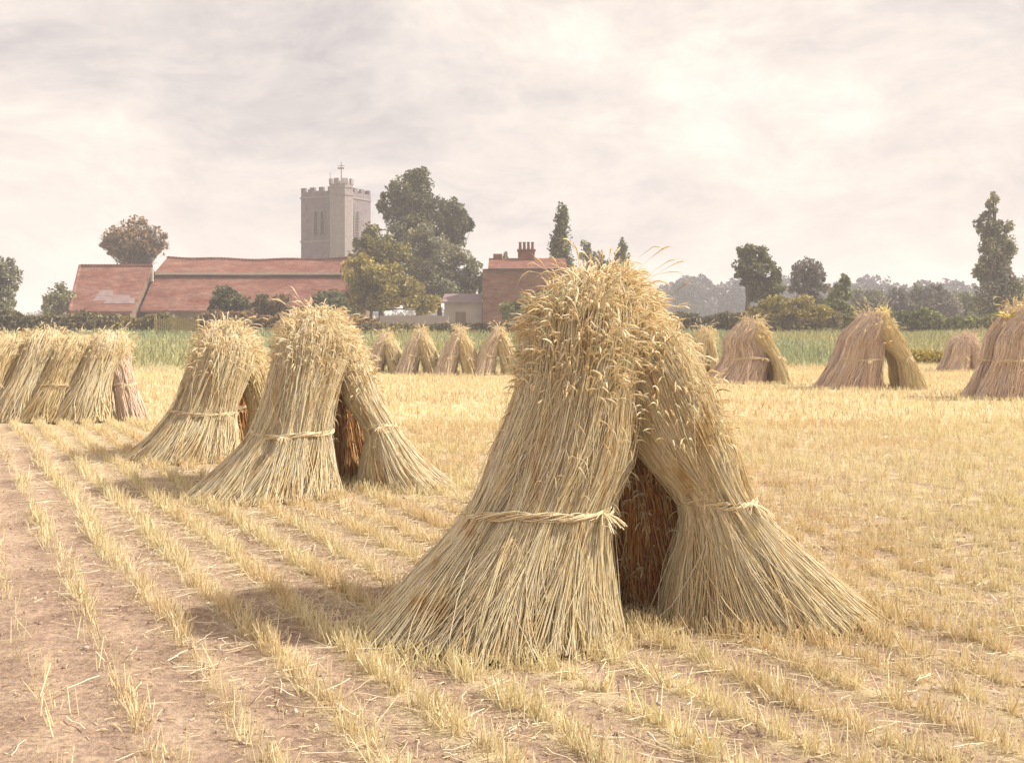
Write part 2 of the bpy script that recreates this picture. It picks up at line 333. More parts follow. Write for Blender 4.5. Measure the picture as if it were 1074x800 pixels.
# third stook
d = 12.6
t = thing('stook', (WX(230, d), d+.4, 0), 'stook partly behind the middle-sized one, dark oval hollow low on its right side', 'stook', 'wheat stooks in the field')
A = px_st(d, [(486, 132, 246, 0, .6), (460, 156, 248, 0, .5), (432, 180, 247, .05, .38), (400, 194, 255, .1, .36), (370, 208, 262, .2, .33), (353, 214, 258, .3, .27), (343, 225, 250, .35, .12)])
sheaf(t, A, 21, 4000, .0038, 'straw', .36, 550, .62, up=35, ear_len=.08, bandr=.011)
C = px_st(d+.45, [(476, 258, 318, 0, .34), (452, 260, 300, 0, .26), (428, 262, 290, 0, .19), (395, 248, 282, 0, .24), (364, 228, 270, .1, .26), (350, 227, 260, .1, .16)])
sheaf(t, C, 22, 2200, .0038, 'gold_straw', .38, 400, .5, up=15, ear_len=.08, bandr=.011)
D_ = px_st(d+1.2, [(470, 236, 275, 0, .3), (425, 236, 268, 0, .22), (380, 225, 262, 0, .22), (350, 220, 258, -.2, .2)])
sheaf(t, D_, 23, 900, .0035, 'shade_straw', .36, 60, .5, ear_mat='shade_straw', label='sheaf inside the hollow, coloured brown for shade')

# long stook at the left edge
d = 18.0
t = thing('stook', (WX(80, d), d+.3, 0), 'long stook at the left edge, a row of slanting sheaves side by side', 'stook', 'wheat stooks in the field')
for i, x in enumerate((92, 58, 24, -10, -44)):
    D = d-.05*i; yo = (0, 4, -2, 3, -3)[i]
    A = px_st(D, [(443, x-52, x+24, 0, .45), (418, x-30, x+22, 0, .38), (398, x-14, x+25, .05, .32), (372, x-1, x+36, .2, .32), (356+yo, x+6, x+42, .3, .28), (349+yo, x+14, x+36, .35, .14)])
    sheaf(t, A, 31+i, 1500, .005, 'gold_straw' if i % 2 else 'straw', .42, 160, .66, up=6, ear_len=.08, K=8, bandr=.008, band_w=i % 2)
C = px_st(d+.3, [(437, 126, 154, 0, .3), (412, 122, 144, 0, .24), (395, 116, 138, 0, .2), (370, 104, 134, .1, .25), (353, 96, 126, .2, .18)])
sheaf(t, C, 38, 1300, .005, 'mauve_straw', .4, 120, .6, up=5, ear_len=.08, K=8)
for i, x in enumerate((70, 30, -10)):
    C = px_st(d+1.1, [(432, x+8, x+50, 0, .35), (395, x+14, x+42, 0, .25), (353, x+2, x+34, -.3, .2)])
    sheaf(t, C, 41+i, 600, .005, 'mauve_straw', .45, 60, .6, K=6, ear_len=.1)

# right-hand and far stooks
def small_stook(xl, xr, yb, yt, xt0_, xt1_, gap0, gap1, seed, label, mat='mauve_straw', mat2='gold_straw', n=1300, open_y=None, deep=1, ear=70, wisp=None, fill=False):  # default materials colour the left sheaves as shaded, the right ones as sunlit
    d = EYE*F/(yb-HY); d0 = d+.35; s = F/d; r = .0022*max(1, d/9)
    t = thing('stook', (WX((xl+xr)/2, d0), d0+.3, 0), label, 'stook', 'wheat stooks in the field')
    xt0 = xt0_*.85+xt1_*.15+1; xt1 = xt1_*.9+xt0_*.1
    h = yb-yt; ya = yb; oy = open_y or (yb-.45*h)
    xc = (gap0+gap1)/2
    for k in range(deep+1):
        D = d0+.75*k; q = 1.0 if k == 0 else d0/D
        fx = lambda x: CX+(x-CX)*q
        yy = lambda y: HY+(y-HY)*q
        A = px_st(D, [(yy(yb), fx(xl), fx(gap0), 0, .42), (yy(yb-.22*h), fx(xl+.17*(gap0-xl)), fx(gap0+1), 0, .34), (yy(yb-.42*h), fx(xl+.33*(gap0-xl)), fx(min(xc, gap0+4)), 0, .29),
                      (yy(yb-.7*h), fx(xl+.62*(xt0-xl)), fx(xt1-.25*(xt1-xt0)), .05, .3), (yy(yt+.12*h), fx(xt0-.05*(xt1-xt0)), fx(xt1-.1*(xt1-xt0)), .1, .27), (yy(yt), fx(xt0+.25*(xt1-xt0)), fx(xt1-.3*(xt1-xt0)), .12, .13)])
        sheaf(t, A, seed+k*2, n if k == 0 else n//2, r, mat, .4, ear if k == 0 else ear//2, .7, up=4, ear_len=.12, K=7, bandr=.018, ear_mat=mat2)
        Cc = px_st(D, [(yy(yb-1), fx(gap1), fx(xr), 0, .36), (yy(yb-.22*h), fx(gap1-1), fx(xr-.2*(xr-xt1)), 0, .29), (yy(yb-.42*h), fx(max(xc, gap1-4)), fx(xr-.42*(xr-xt1)), 0, .26),
                      (yy(yb-.7*h), fx(xt0+.35*(xt1-xt0)), fx(xr-.72*(xr-xt1)), .05, .28), (yy(yt+.12*h), fx(xt0+.3*(xt1-xt0)), fx(xt1+.03*(xt1-xt0)), .1, .24), (yy(yt+1), fx(xt0+.4*(xt1-xt0)), fx(xt1-.15*(xt1-xt0)), .12, .12)])
        sheaf(t, Cc, seed+k*2+1, n if k == 0 else n//2, r, mat2, .4, ear if k == 0 else ear//2, .6, up=3, ear_len=.12, K=7, bandr=.018, ear_mat=mat2)
    if fill:
        st = px_st(d0+.9, [(yb-3, gap0-12, gap1+10, 0, .3), (yb-.45*h, gap0-10, gap1+4, 0, .22), (yt+.2*h, xt0+6, xt1, -.3, .2)]); sheaf(t, st, seed+9, 500, r, 'shade_straw', .4, 0, K=6, band_w=0)  # inner sheaf behind the gap, shade painted in as brown straw
    if wisp:
        rng = np.random.default_rng(seed+7); K = 40; b0 = np.array([WX(wisp[0], d0)-t.location[0], .1, WZ(wisp[1]+8, d0)]); u = np.linspace(0, 1, 6)[None, :, None]
        dr = np.stack([rng.normal(0, wisp[3], K), rng.normal(0, wisp[3], K), np.ones(K)], -1)*(wisp[2]*s**-1*1.0)*rng.uniform(.5, 1.1, K)[:, None]
        P = b0+dr[:, None]*u+np.stack([rng.normal(0, .06, K), rng.normal(0, .06, K), -.05*np.ones(K)], -1)[:, None]*u**2
        wb = MB(); wb.tubes(P, np.array([.006, .006, .006, .014, .016, .004])[None, :], 4); tag(wb.build('straw_wisp', 'wisp', t), kind='stuff')
    return t
small_stook(744, 830, 403, 337, 770, 806, 801, 813, 101, 'mauve stook just right of the biggest one, brown hollow near its right foot', fill=True)
small_stook(864, 972, 409, 329, 900, 938, 922, 946, 111, 'mauve stook with a yellow wisp on top and a pale gap between its feet', n=1800, wisp=(933, 330, 20, .08))
small_stook(1026, 1118, 420, 322, 1060, 1092, 1080, 1087, 121, 'large stook cut off by the right edge of the view', n=1800, wisp=(1068, 328, 12, .5))
small_stook(992, 1036, 390, 352, 1004, 1024, 1015, 1019, 131, 'small mauve stook between the wispy-topped stook and the right edge', mat2='mauve_straw', n=800)
small_stook(722, 756, 396, 347, 732, 748, 739, 744, 141, 'pale stook half hidden behind the right shoulder of the biggest one', mat='gold_straw', n=700)
for i, (xl, xr, yb, yt, lab) in enumerate([(352, 384, 391, 350, 'leftmost stook of the far row, half hidden by the middle-sized stook'),
        (383, 424, 392, 350, 'slim stook in the far row, second from the left'), (418, 462, 393, 346, 'stook in the far row beneath the yellow-green shrub, third from the left'),
        (458, 504, 394, 345, 'stook in the far row with a bright yellow right side, fourth from the left'), (496, 548, 394, 344, 'rightmost and widest stook of the far row, beside the biggest stook'),
        (546, 592, 394, 346, 'far stook glimpsed behind the left shoulder of the biggest stook')]):
    xm = (xl+xr)/2; small_stook(xl-3, xr+4, yb, yt, xm-8, xm+8, xm-4, xm+5, 201+10*i, lab, mat='far_straw', mat2='gold_straw', n=600, deep=1, ear=40)

# ------------------------------------------------------------------ ground
def axis(fine, step, far, grow=1.12):
    a = [0.0]
    while a[-1] < fine: a.append(a[-1]+step)
    while a[-1] < far: a.append(a[-1]+(a[-1]-a[-2])*grow)
    return np.array(a)
ax = axis(16, .25, 1100); ax = np.concatenate([-ax[:0:-1], ax]); ay = axis(22, .25, 1500); by = -axis(3, .5, 120)[:0:-1]; ay = np.concatenate([by, ay])
X, Y = np.meshgrid(ax, ay); rng = np.random.default_rng(5)
U = (-0.447, 0.894)                                   # drill rows run this way
V_ = (0.894, 0.447)
def lump(x, y): return .018*np.sin(x*1.7+y*.9)*np.sin(y*1.3-x*.5)+.010*np.sin(x*4.1+1)*np.sin(y*3.3)
ROW = .33
Z = ground_z(X, Y)+lump(X, Y)*np.clip((60-Y)/20, 0, 1)
gb = MB(); nx, ny = len(ax), len(ay); i, j = np.meshgrid(np.arange(nx-1), np.arange(ny-1)); b0 = (j*nx+i).ravel()
gb.add(np.stack([X, Y, Z], -1).reshape(-1, 3), np.stack([b0, b0+1, b0+nx+1, b0+nx], -1))
m, nt, b = new_mat('field soil and chaff'); tc = nt.nodes.new('ShaderNodeTexCoord'); ob = tc.outputs['Object']
sx = nt.nodes.new('ShaderNodeSeparateXYZ'); nt.links.new(ob, sx.inputs[0])
def mth(op, a, b_=None, c=None):
    n = nt.nodes.new('ShaderNodeMath'); n.operation = op
    for k, v in enumerate((a, b_, c)):
        if v is None: continue
        if isinstance(v, (int, float)): n.inputs[k].default_value = v
        else: nt.links.new(v, n.inputs[k])
    return n.outputs[0]
n1 = noise(nt, 1.6, 8, .7, ob); soil = ramp(nt, [(.25, (.25, .17, .135)), (.5, (.44, .325, .26)), (.75, (.61, .48, .38))]); nt.links.new(n1.outputs[0], soil.inputs[0])
n2 = noise(nt, 28, 6, .75, ob); speck = ramp(nt, [(.4, (.72, .68, .66)), (.62, (1.25, 1.2, 1.1))]); nt.links.new(n2.outputs[0], speck.inputs[0])
base = mix(nt, soil.outputs[0], speck.outputs[0], 1.0, 'MULTIPLY')
vc = mth('ADD', mth('MULTIPLY', sx.outputs[0], .894), mth('MULTIPLY', sx.outputs[1], .447))
nw = noise(nt, .9, 2, .5, ob); vc2 = mth('ADD', vc, mth('MULTIPLY', mth('SUBTRACT', nw.outputs[0], .5), .12))
wave = mth('COSINE', mth('MULTIPLY', vc2, 2*pi/ROW)); wave = mth('MULTIPLY_ADD', wave, .5, .5)
n3 = noise(nt, 3.2, 6, .7, ob); cov = mth('MULTIPLY', wave, mth('MULTIPLY_ADD', n3.outputs[0], 2.6, -.7))
edge = mth('MULTIPLY_ADD', vc, 1.2, -1.25)        # chaff thins out left of the last drill row
n4 = noise(nt, .8, 4, .6, ob); edge = mth('ADD', edge, mth('MULTIPLY', n4.outputs[0], 1.0))
edge = mth('MINIMUM', mth('MAXIMUM', edge, .06), 1.0)
far = mth('MINIMUM', mth('MAXIMUM', mth('MULTIPLY_ADD', sx.outputs[1], .08, -.5), 0), 1)
cov = mth('MAXIMUM', cov, mth('MULTIPLY', far, .8)); cov = mth('MINIMUM', mth('MAXIMUM', mth('MULTIPLY', cov, edge), 0), .9)
n5 = noise(nt, 60, 4, .7, ob); straw = ramp(nt, [(.35, (.54, .42, .24)), (.65, (.80, .69, .43))]); nt.links.new(n5.outputs[0], straw.inputs[0])
col = mix(nt, base, straw.outputs[0], cov)
n6 = noise(nt, .12, 5, .6, ob); gr = ramp(nt, [(.35, (.30, .32, .21)), (.6, (.40, .38, .22)), (.75, (.54, .47, .28))]); nt.links.new(n6.outputs[0], gr.inputs[0])
n7 = noise(nt, .35, 4, .6, ob)
gf = mth('MULTIPLY_ADD', sx.outputs[1], .35, -14.6); gf = mth('ADD', gf, mth('MULTIPLY', n7.outputs[0], 3.0)); gf = mth('ADD', gf, mth('MULTIPLY', mth('MAXIMUM', sx.outputs[0], 0), -.13)); gf = mth('MINIMUM', mth('MAXIMUM', gf, 0), 1)
col = mix(nt, col, gr.outputs[0], gf)
nt.links.new(col, b.inputs[0]); b.inputs['Roughness'].default_value = .95; b.inputs['Specular IOR Level'].default_value = .1
bp = nt.nodes.new('ShaderNodeBump'); bp.inputs['Strength'].default_value = 1.0; bp.inputs['Distance'].default_value = .045
hh = mth('ADD', mth('MULTIPLY', n2.outputs[0], .6), mth('ADD', n1.outputs[0], mth('MULTIPLY', wave, .6))); nt.links.new(hh, bp.inputs['Height']); nt.links.new(bp.outputs[0], b.inputs['Normal'])
tag(gb.build('field', m, smooth=True), kind='structure')

# stubble in drill rows
def rows(y0, y1, per_m, seed, slope=.62, pad=1.2):
    """points along the drill rows, roughly within the view and some way beside it"""
    rng = np.random.default_rng(seed); A = (slope*(y1**2-y0**2)+2*pad*(y1-y0)); N = int(A/ROW*per_m)
    y = np.sqrt(rng.uniform(y0**2, y1**2, N)); x = rng.uniform(-1, 1, N)*(slope*y+pad)
    u = x*U[0]+y*U[1]; v = x*V_[0]+y*V_[1]
    k = np.round(v/ROW); tuft = np.round(u/.055+rng.normal(0, .22, N)); h = np.sin(k*12.9898+tuft*78.233)*43758.5453; h -= np.floor(h)
    vv = k*ROW+(h-.5)*.09+rng.normal(0, .024, N)+.02*np.sin(u*1.3+k*2.1); uu = tuft*.055+rng.normal(0, .016, N)
    x = uu*U[0]+vv*V_[0]; y = uu*U[1]+vv*V_[1]
    pn = .5+.25*np.sin(x*1.9+y*.7+k)+.25*np.sin(y*2.3-x*1.1+k*1.7)
    dens = np.clip((v-.62+.5*(pn-.5))*1.5, .08, 1)*(.45+.55*pn)
    keep = (rng.random(N) < dens) & (y > 1.5) & (h > .22)
    return x[keep], y[keep], rng
def stub(mb, x, y, rng, hmin, hmax, w, lean=.22):
    N = len(x); z = ground_z(x, y)+lump(x, y)*np.clip((60-y)/20, 0, 1)
    h = hmin+(hmax-hmin)*rng.uniform(0, 1, N)**1.3; base = np.stack([x, y, z-.01], -1)
    hh = np.where(rng.random(N) < .12, rng.uniform(.8, 1.8, N), 0)
    tip = base+np.stack([rng.normal(0, lean, N)*h, rng.normal(0, lean, N)*h, h], -1)
    tip[:, 0] += hh*h*rng.normal(0, .7, N); tip[:, 1] += hh*h*rng.normal(0, .7, N); tip[:, 2] -= np.clip(hh, 0, 1)*h*.45
    mb.blades(base, tip, w*rng.uniform(.7, 1.3, N), rng.uniform(0, pi, N))
sb = MB()
for y0, y1, pm, hm, hx, w, sd in ((2.6, 9, 850, .035, .125, .0045, 61), (9, 18, 380, .06, .14, .006, 62), (18, 46, 70, .07, .15, .013, 63)):
    x, y, rng = rows(y0, y1, pm, sd); stub(sb, x, y, rng, hm, hx, w, .3)
rng = np.random.default_rng(66); N = 26000; y = np.sqrt(rng.uniform(2.6**2, 15**2, N)); x = rng.uniform(-1, 1, N)*(.6*y+1.2)
v = x*V_[0]+y*V_[1]; pn = .5+.5*np.sin(x*1.3+y*.9)*np.sin(y*1.7-x*.8); k = rng.random(N) < np.clip((v-.9)*1.2, .05, 1)*(.25+.75*pn); stub(sb, x[k], y[k], rng, .02, .10, .0042, .5)
for (ex, ey, erx, ery, dens_, seed_) in ((-.10, 5.45, .58, .50, 3600, 1), (1.28, 5.72, .53, .37, 2600, 2), (.5, 5.6, .35, .3, 900, 3), (WX(277, 9.95), 9.95, .62, .55, 2600, 4), (WX(428, 10.35), 10.35, .44, .34, 1500, 5), (WX(189, 12.6), 12.6, .6, .6, 1500, 6)):
    a = rng.uniform(0, 2*pi, dens_); q = rng.uniform(.93, 1.3, dens_); cl = np.sin(a*9+seed_)+np.sin(a*17+seed_*3) > -.6
    stub(sb, (ex+erx*q*np.cos(a))[cl], (ey+ery*q*np.sin(a))[cl], rng, .02, .11, .0042*max(1, ey/8), .35)
tag(sb.build('stubble', 'stubble'), 'short cut wheat stubble standing in slanting drill rows across the field', 'stubble', kind='stuff')
# fallen straw
lb = MB(); rng = np.random.default_rng(71); N = 15000; y = np.sqrt(rng.uniform(2.5**2, 16**2, N)); x = rng.uniform(-1, 1, N)*(.55*y+1)
keep = rng.random(N) < np.clip((x*V_[0]+y*V_[1])-.4, .12, 1); x = x[keep]; y = y[keep]; N = len(x)
th = rng.uniform(0, 2*pi, N); ln = rng.uniform(.04, .2, N); u = np.linspace(-.5, .5, 4)
P = np.stack([x[:, None]+np.cos(th)[:, None]*ln[:, None]*u, y[:, None]+np.sin(th)[:, None]*ln[:, None]*u, np.zeros((N, 4))], -1)
P[..., 0] += rng.normal(0, .006, (N, 4)); P[..., 1] += rng.normal(0, .006, (N, 4))
P[..., 2] = lump(P[..., 0], P[..., 1])+.006+rng.uniform(0, .03, N)[:, None]
lb.tubes(P, .0019*rng.uniform(.7, 1.3, N)[:, None], 3)
tag(lb.build('fallen_straw', 'litter'), 'loose broken straws lying on the bare earth between the stubble', 'straw', kind='stuff')
cf = MB(); rng = np.random.default_rng(72); N = 45000; y = np.sqrt(rng.uniform(2.4**2, 9.5**2, N)); x = rng.uniform(-1, 1, N)*(.55*y+1)
pn = .5+.5*np.sin(x*2.1+y*1.3)*np.sin(y*2.7-x*1.1); keep = rng.random(N) < np.clip((x*V_[0]+y*V_[1])-.3, .22, 1)*(.2+.8*pn); x = x[keep]; y = y[keep]; N = len(x)
th = rng.uniform(0, 2*pi, N); ln = rng.uniform(.01, .045, N); P = np.stack([np.stack([x-np.cos(th)*ln/2, y-np.sin(th)*ln/2, lump(x, y)+rng.uniform(.001, .010, N)], -1), np.stack([x+np.cos(th)*ln/2, y+np.sin(th)*ln/2, lump(x, y)+rng.uniform(.001, .014, N)], -1)], 1)
cf.tubes(P, .0017*rng.uniform(.6, 1.4, N)[:, None], 3)
tag(cf.build('chaff', 'chaff'), 'short bits of chaff and broken straw strewn on the soil', 'chaff', kind='stuff')
ph = (1+5**.5)/2; ico = np.array([(-1, ph, 0), (1, ph, 0), (-1, -ph, 0), (1, -ph, 0), (0, -1, ph), (0, 1, ph), (0, -1, -ph), (0, 1, -ph), (ph, 0, -1), (ph, 0, 1), (-ph, 0, -1), (-ph, 0, 1)])/1.9
icf = np.array([(0, 11, 5), (0, 5, 1), (0, 1, 7), (0, 7, 10), (0, 10, 11), (1, 5, 9), (5, 11, 4), (11, 10, 2), (10, 7, 6), (7, 1, 8), (3, 9, 4), (3, 4, 2), (3, 2, 6), (3, 6, 8), (3, 8, 9), (4, 9, 5), (2, 4, 11), (6, 2, 10), (8, 6, 7), (9, 8, 1)])
rng = np.random.default_rng(73); N = 8000; y = np.sqrt(rng.uniform(2.3**2, 11**2, N)); x = rng.uniform(-1, 1, N)*(.55*y+1); pn = np.sin(x*3.1+y)*np.sin(y*4.3-x*1.7); kk = pn > rng.uniform(-1, 1, N); x = x[kk]; y = y[kk]; N = len(x)
sz = .004+.011*rng.uniform(0, 1, N)**4; V = ico[None]*(sz[:, None]*rng.uniform(.6, 1.3, (N, 12)))[..., None]*rng.uniform(.6, 1.3, (N, 1, 3)); V += np.stack([x, y, lump(x, y)+sz*.2], -1)[:, None]
cb_ = MB(); cb_.add(V.reshape(-1, 3), None, (np.arange(N)[:, None, None]*12+icf[None]).reshape(-1, 3)); M['clod'] = island_mat('dry clods', [(0, (.24, .165, .13)), (.6, (.42, .31, .25)), (1, (.56, .45, .37))], None, 3, .9)
tag(cb_.build('soil_clods', 'clod'), 'small dry crumbs of earth scattered over the soil', 'soil', kind='stuff')
# rough grass beyond the field
mb = MB(); rng = np.random.default_rng(81); N = 60000; y = np.sqrt(rng.uniform(42**2, 92**2, N)); x = rng.uniform(-1, 1, N)*(.55*y+3)
k = (y*.35-14.6+1.3-np.maximum(x, 0)*.13+1.1*np.sin(x*.9+1)*np.sin(x*.23+y*.2)) > rng.uniform(0, 1.6, N); x = x[k]; y = y[k]; N = len(x)
base = np.stack([x, y, ground_z(x, y)-.02], -1); h = rng.uniform(.15, .5, N)*(1+.4*np.sin(x*.6)*np.sin(y*.4)); tip = base+np.stack([rng.normal(0, .3, N)*h, rng.normal(0, .3, N)*h, h], -1)
mb.blades(base, tip, .05*rng.uniform(.6, 1.3, N), rng.uniform(0, pi, N))
tag(mb.build('grass', 'grass'), 'rough green meadow grass beyond the far edge of the stubble', 'grass', kind='stuff')

# ------------------------------------------------------------------ trees and hedges
def tree(name, d, px, blobs, mat, label, cat, seed, n=5000, leaf=.3, trunk_px=4, lean=0, group=None, py0=None, clump=.26, ncl=34, core=.35, twigs=0):
    """blobs: (x, y, rx, ry) of crown masses as seen at distance d"""
    rng = np.random.default_rng(seed); bx = WX(px, d); bz = float(ground_z(bx, d)); t = thing(name, (bx, d, bz), label, cat, group); s = d/F
    tk = MB(); lf = MB(); B = [(WX(x, d)-bx, rng.uniform(-.5, .5)*rx*s*.6, WZ(y, d)-bz, rx*s, ry*s) for x, y, rx, ry in blobs]
    zc = max(b[2] for b in B); area = np.array([b[3]*b[4] for b in B]); tw = trunk_px*s*.5
    main = max(B, key=lambda b: b[3]*b[4]*.5+b[2]*.8)
    k = np.linspace(0, 1, 8); P = np.stack([main[0]*k**1.5+.1*tw*np.sin(k*7), main[1]*k, -.15+(main[2]+main[4]*.5)*k], -1)
    tk.tubes(P[None], (tw*(1.25-1.0*k**.8))[None], 8)
    for (cx, cy, cz, rx, rz), a in zip(B, area):
        m_ = int(n*a/area.sum()); nc = max(6, int(ncl*math.sqrt(a/area.max())))
        dv = rng.normal(size=(nc, 3)); dv /= np.linalg.norm(dv, axis=1, keepdims=True); rr = rng.uniform(core, 1.0, nc)[:, None]**.6
        cc = np.array([cx, cy, cz])+dv*rr*np.array([rx, rx*.85, rz])*.84
        idx = rng.integers(0, nc, m_); cs = clump*rng.uniform(.6, 1.4, nc)[idx][:, None]*np.array([rx, rx, rz])
        g = rng.normal(size=(m_, 3)); g /= np.linalg.norm(g, axis=1, keepdims=True); g *= rng.uniform(.2, 1, m_)[:, None]**.5
        p = cc[idx]+g*cs*1.1; p[:, 2] = np.maximum(p[:, 2], .05); lf.leaves(p, leaf, rng)
        st_ = P[rng.integers(3, 6, nc)]; e = cc; u = np.linspace(0, 1, 6)[None, :, None]
        L = st_[:, None]*(1-u)+e[:, None]*u; L[..., 2] += np.sin(u[..., 0]*pi)*rz*.12; L += rng.normal(0, .03*rx, L.shape)*(u*(1-u)*4)
        tk.tubes(L, (tw*.32*np.linspace(1, .15, 6))[None], 4)
        if twigs:
            q = rng.normal(size=(twigs, 3)); q /= np.linalg.norm(q, axis=1, keepdims=True); q[:, 2] = np.abs(q[:, 2])*1.0-.15
            e = np.array([cx, cy, cz-.2*rz])+q*np.array([rx, rx, rz*1.15])*rng.uniform(.75, 1.1, twigs)[:, None]; sp = np.array([cx*.8, cy, cz-rz*.8])+rng.normal(0, .15*rx, (twigs, 3))
            u = np.linspace(0, 1, 5)[None, :, None]; L = sp[:, None]*(1-u)+e[:, None]*u+rng.normal(0, .02*rx, (twigs, 5, 3)); tk.tubes(L, (tw*.10*np.linspace(1, .4, 5))[None], 3)
    tk.build('trunk', 'bark', t); lf.build('crown', mat, t); return t
def hedge(name, x0, x1, d0, d1, ytop, mat, label, seed, n, leaf=.28, thick=1.6, rough=.25, cat='hedge', stems=True):
    rng = np.random.default_rng(seed); a = np.array([WX(x0, d0), d0]); b_ = np.array([WX(x1, d1), d1]); L = np.linalg.norm(b_-a); u = rng.uniform(0, 1, n)
    c = a+(b_-a)*u[:, None]; dd = d0+(d1-d0)*u; s = u*L
    hz = WZ(ytop, dd)-ground_z(0, dd); bump_ = 1+rough*(.5*np.sin(s*.9+seed)+.3*np.sin(s*2.3+2*seed)+.2*np.sin(s*5.1)+.2*np.sin(s*.37))
    f = rng.uniform(0, 1, n)**.7; z = f*hz*bump_; ww = thick*np.sqrt(np.clip(1-(f*.95)**3, .05, 1))
    p = np.stack([c[:, 0]+rng.normal(0, .1, n), c[:, 1]+rng.uniform(-1, 1, n)*ww*.5*bump_, ground_z(0, dd)+z], -1)
    org = ((a[0]+b_[0])/2, (a[1]+b_[1])/2, .9); mb = MB(); mb.leaves(p, leaf, rng); t = thing(name, org, label, cat)
    mb.v = [v-np.array(org) for v in mb.v]; mb.build('foliage', mat, t)
    if not stems: return t
    st = MB(); k = max(4, int(L/1.2)); u = (np.arange(k)+.5)/k; c = a+(b_-a)*u[:, None]; q = np.linspace(0, 1, 4)
    h = (WZ(ytop, d0+(d1-d0)*u)-ground_z(0, d0+(d1-d0)*u))*.75
    P = np.stack([c[:, 0, None]+rng.normal(0, .12, (k, 4))-org[0], c[:, 1, None]+rng.normal(0, .12, (k, 4))-org[1], .93-org[2]+h[:, None]*q], -1); st.tubes(P, .05, 4); tag(st.build('stems', 'bark', t), kind='stuff')
    return t

tree('twiggy_tree', 125, 140, [(140, 251, 33, 24), (122, 254, 18, 17), (160, 254, 18, 16), (140, 270, 22, 14)], 'brown foliage', 'round twiggy brown tree rising behind the left barn roof', 'tree', 301, 5200, .34, 5, twigs=260, clump=.22, ncl=60)
tree('broadleaf_tree', 118, 440, [(430, 206, 29, 29), (413, 216, 21, 24), (446, 222, 24, 28), (436, 188, 18, 16), (430, 246, 30, 24)], 'dark foliage', 'tall dark rounded tree, the highest crown right of the church tower', 'tree', 302, 13000, .30, 7, ncl=60, clump=.2)
tree('broadleaf_tree', 121, 474, [(475, 225, 20, 19), (484, 236, 16, 16), (466, 244, 16, 16), (478, 252, 12, 10)], 'dark foliage', 'dark tree with a smaller round crown, right of the highest crown', 'tree', 303, 6500, .30, 5, ncl=48, clump=.2)
tree('broadleaf_tree', 106, 400, [(395, 258, 26, 24), (380, 270, 18, 22), (412, 275, 24, 26), (398, 300, 32, 26)], 'oak foliage', 'olive green leafy tree below and left of the highest crown', 'tree', 304, 10000, .28, 6)
tree('broadleaf_tree', 112, 462, [(452, 272, 34, 28), (484, 283, 25, 24), (460, 300, 38, 26), (440, 254, 24, 22), (500, 296, 15, 24)], 'grey foliage', 'hazy grey-green tree beside the pale shed wall', 'tree', 305, 17000, .28, 6)
tree('shrub', 97, 388, [(376, 288, 20, 24), (394, 302, 30, 26), (424, 308, 26, 20), (366, 318, 20, 18), (446, 318, 20, 14), (410, 284, 14, 16)], 'yellow foliage', 'yellow-green shrub spreading at the foot of the tall trees', 'shrub', 306, 15000, .24, 4)
tree('broadleaf_tree', 95, 2, [(4, 290, 18, 22), (-12, 285, 24, 30), (2, 318, 20, 20), (-25, 310, 24, 26)], 'grey foliage', 'grey-green tree cut off by the left edge of the view', 'tree', 307, 7000, .26, 5)
tree('broadleaf_tree', 108, 63, [(62, 310, 15, 14), (54, 320, 11, 14), (70, 318, 10, 14)], 'willow foliage', 'pale green small tree at the left end of the red barn', 'tree', 308, 3000, .26, 4)
tree('bush', 88, 240, [(240, 313, 17, 15), (230, 322, 12, 12), (252, 322, 14, 12)], 'dark foliage', 'dark green round bush before the middle of the red barn', 'bush', 309, 3200, .22, 3)
tree('bush', 88, 275, [(274, 319, 10, 14), (280, 328, 10, 10)], 'hedge foliage', 'narrow dark bush, middle one of three before the red barn', 'bush', 310, 2000, .22, 3)
tree('bush', 88, 298, [(297, 320, 13, 13), (306, 328, 14, 11)], 'brown foliage', 'brownish bush, rightmost of three before the red barn', 'bush', 311, 2400, .22, 3)
tree('bush', 92, 345, [(345, 318, 22, 18), (330, 328, 18, 12), (362, 328, 15, 12)], 'dark foliage', 'dark low bush where the red barn meets the tall trees', 'bush', 312, 3600, .22, 3)
tree('cypress', 105, 590, [(590, 226, 6, 14), (589, 240, 9, 16), (588, 258, 12, 20), (590, 276, 13, 20), (590, 296, 13, 18)], 'dark foliage', 'tall dark pointed tree behind the top of the biggest stook', 'tree', 313, 6500, .24, 4, clump=.4)
tree('cypress', 112, 653, [(653, 259, 5, 10), (652, 270, 8, 12), (653, 286, 9, 14), (653, 304, 10, 14)], 'dark foliage', 'small pointed conifer behind the right of the biggest stook top', 'tree', 314, 2600, .24, 3, clump=.4)
tree('broadleaf_tree', 118, 620, [(614, 262, 9, 12), (625, 275, 12, 14), (636, 285, 12, 14), (618, 295, 18, 16)], 'grey foliage', 'grey tree between the tall pointed tree and the small conifer', 'tree', 315, 3000, .26, 3)
tree('cypress', 125, 529, [(529, 270, 4, 7), (529, 280, 5, 8), (529, 295, 6, 12)], 'dark foliage', 'tiny dark conifer tip above the brick house roof', 'tree', 316, 900, .24, 2, clump=.4)
tree('broadleaf_tree', 96, 782, [(792, 270, 20, 16), (784, 284, 17, 16), (806, 288, 17, 16), (797, 304, 15, 14), (812, 300, 12, 14)], 'dark foliage', 'dark tree on a leaning trunk above the mauve stook', 'tree', 317, 8500, .26, 6)
tree('broadleaf_tree', 104, 850, [(850, 284, 18, 15), (842, 298, 14, 15), (858, 300, 13, 14), (849, 314, 16, 14)], 'mauve foliage', 'greyish rounded tree right of the leaning dark tree', 'tree', 318, 6500, .26, 5)
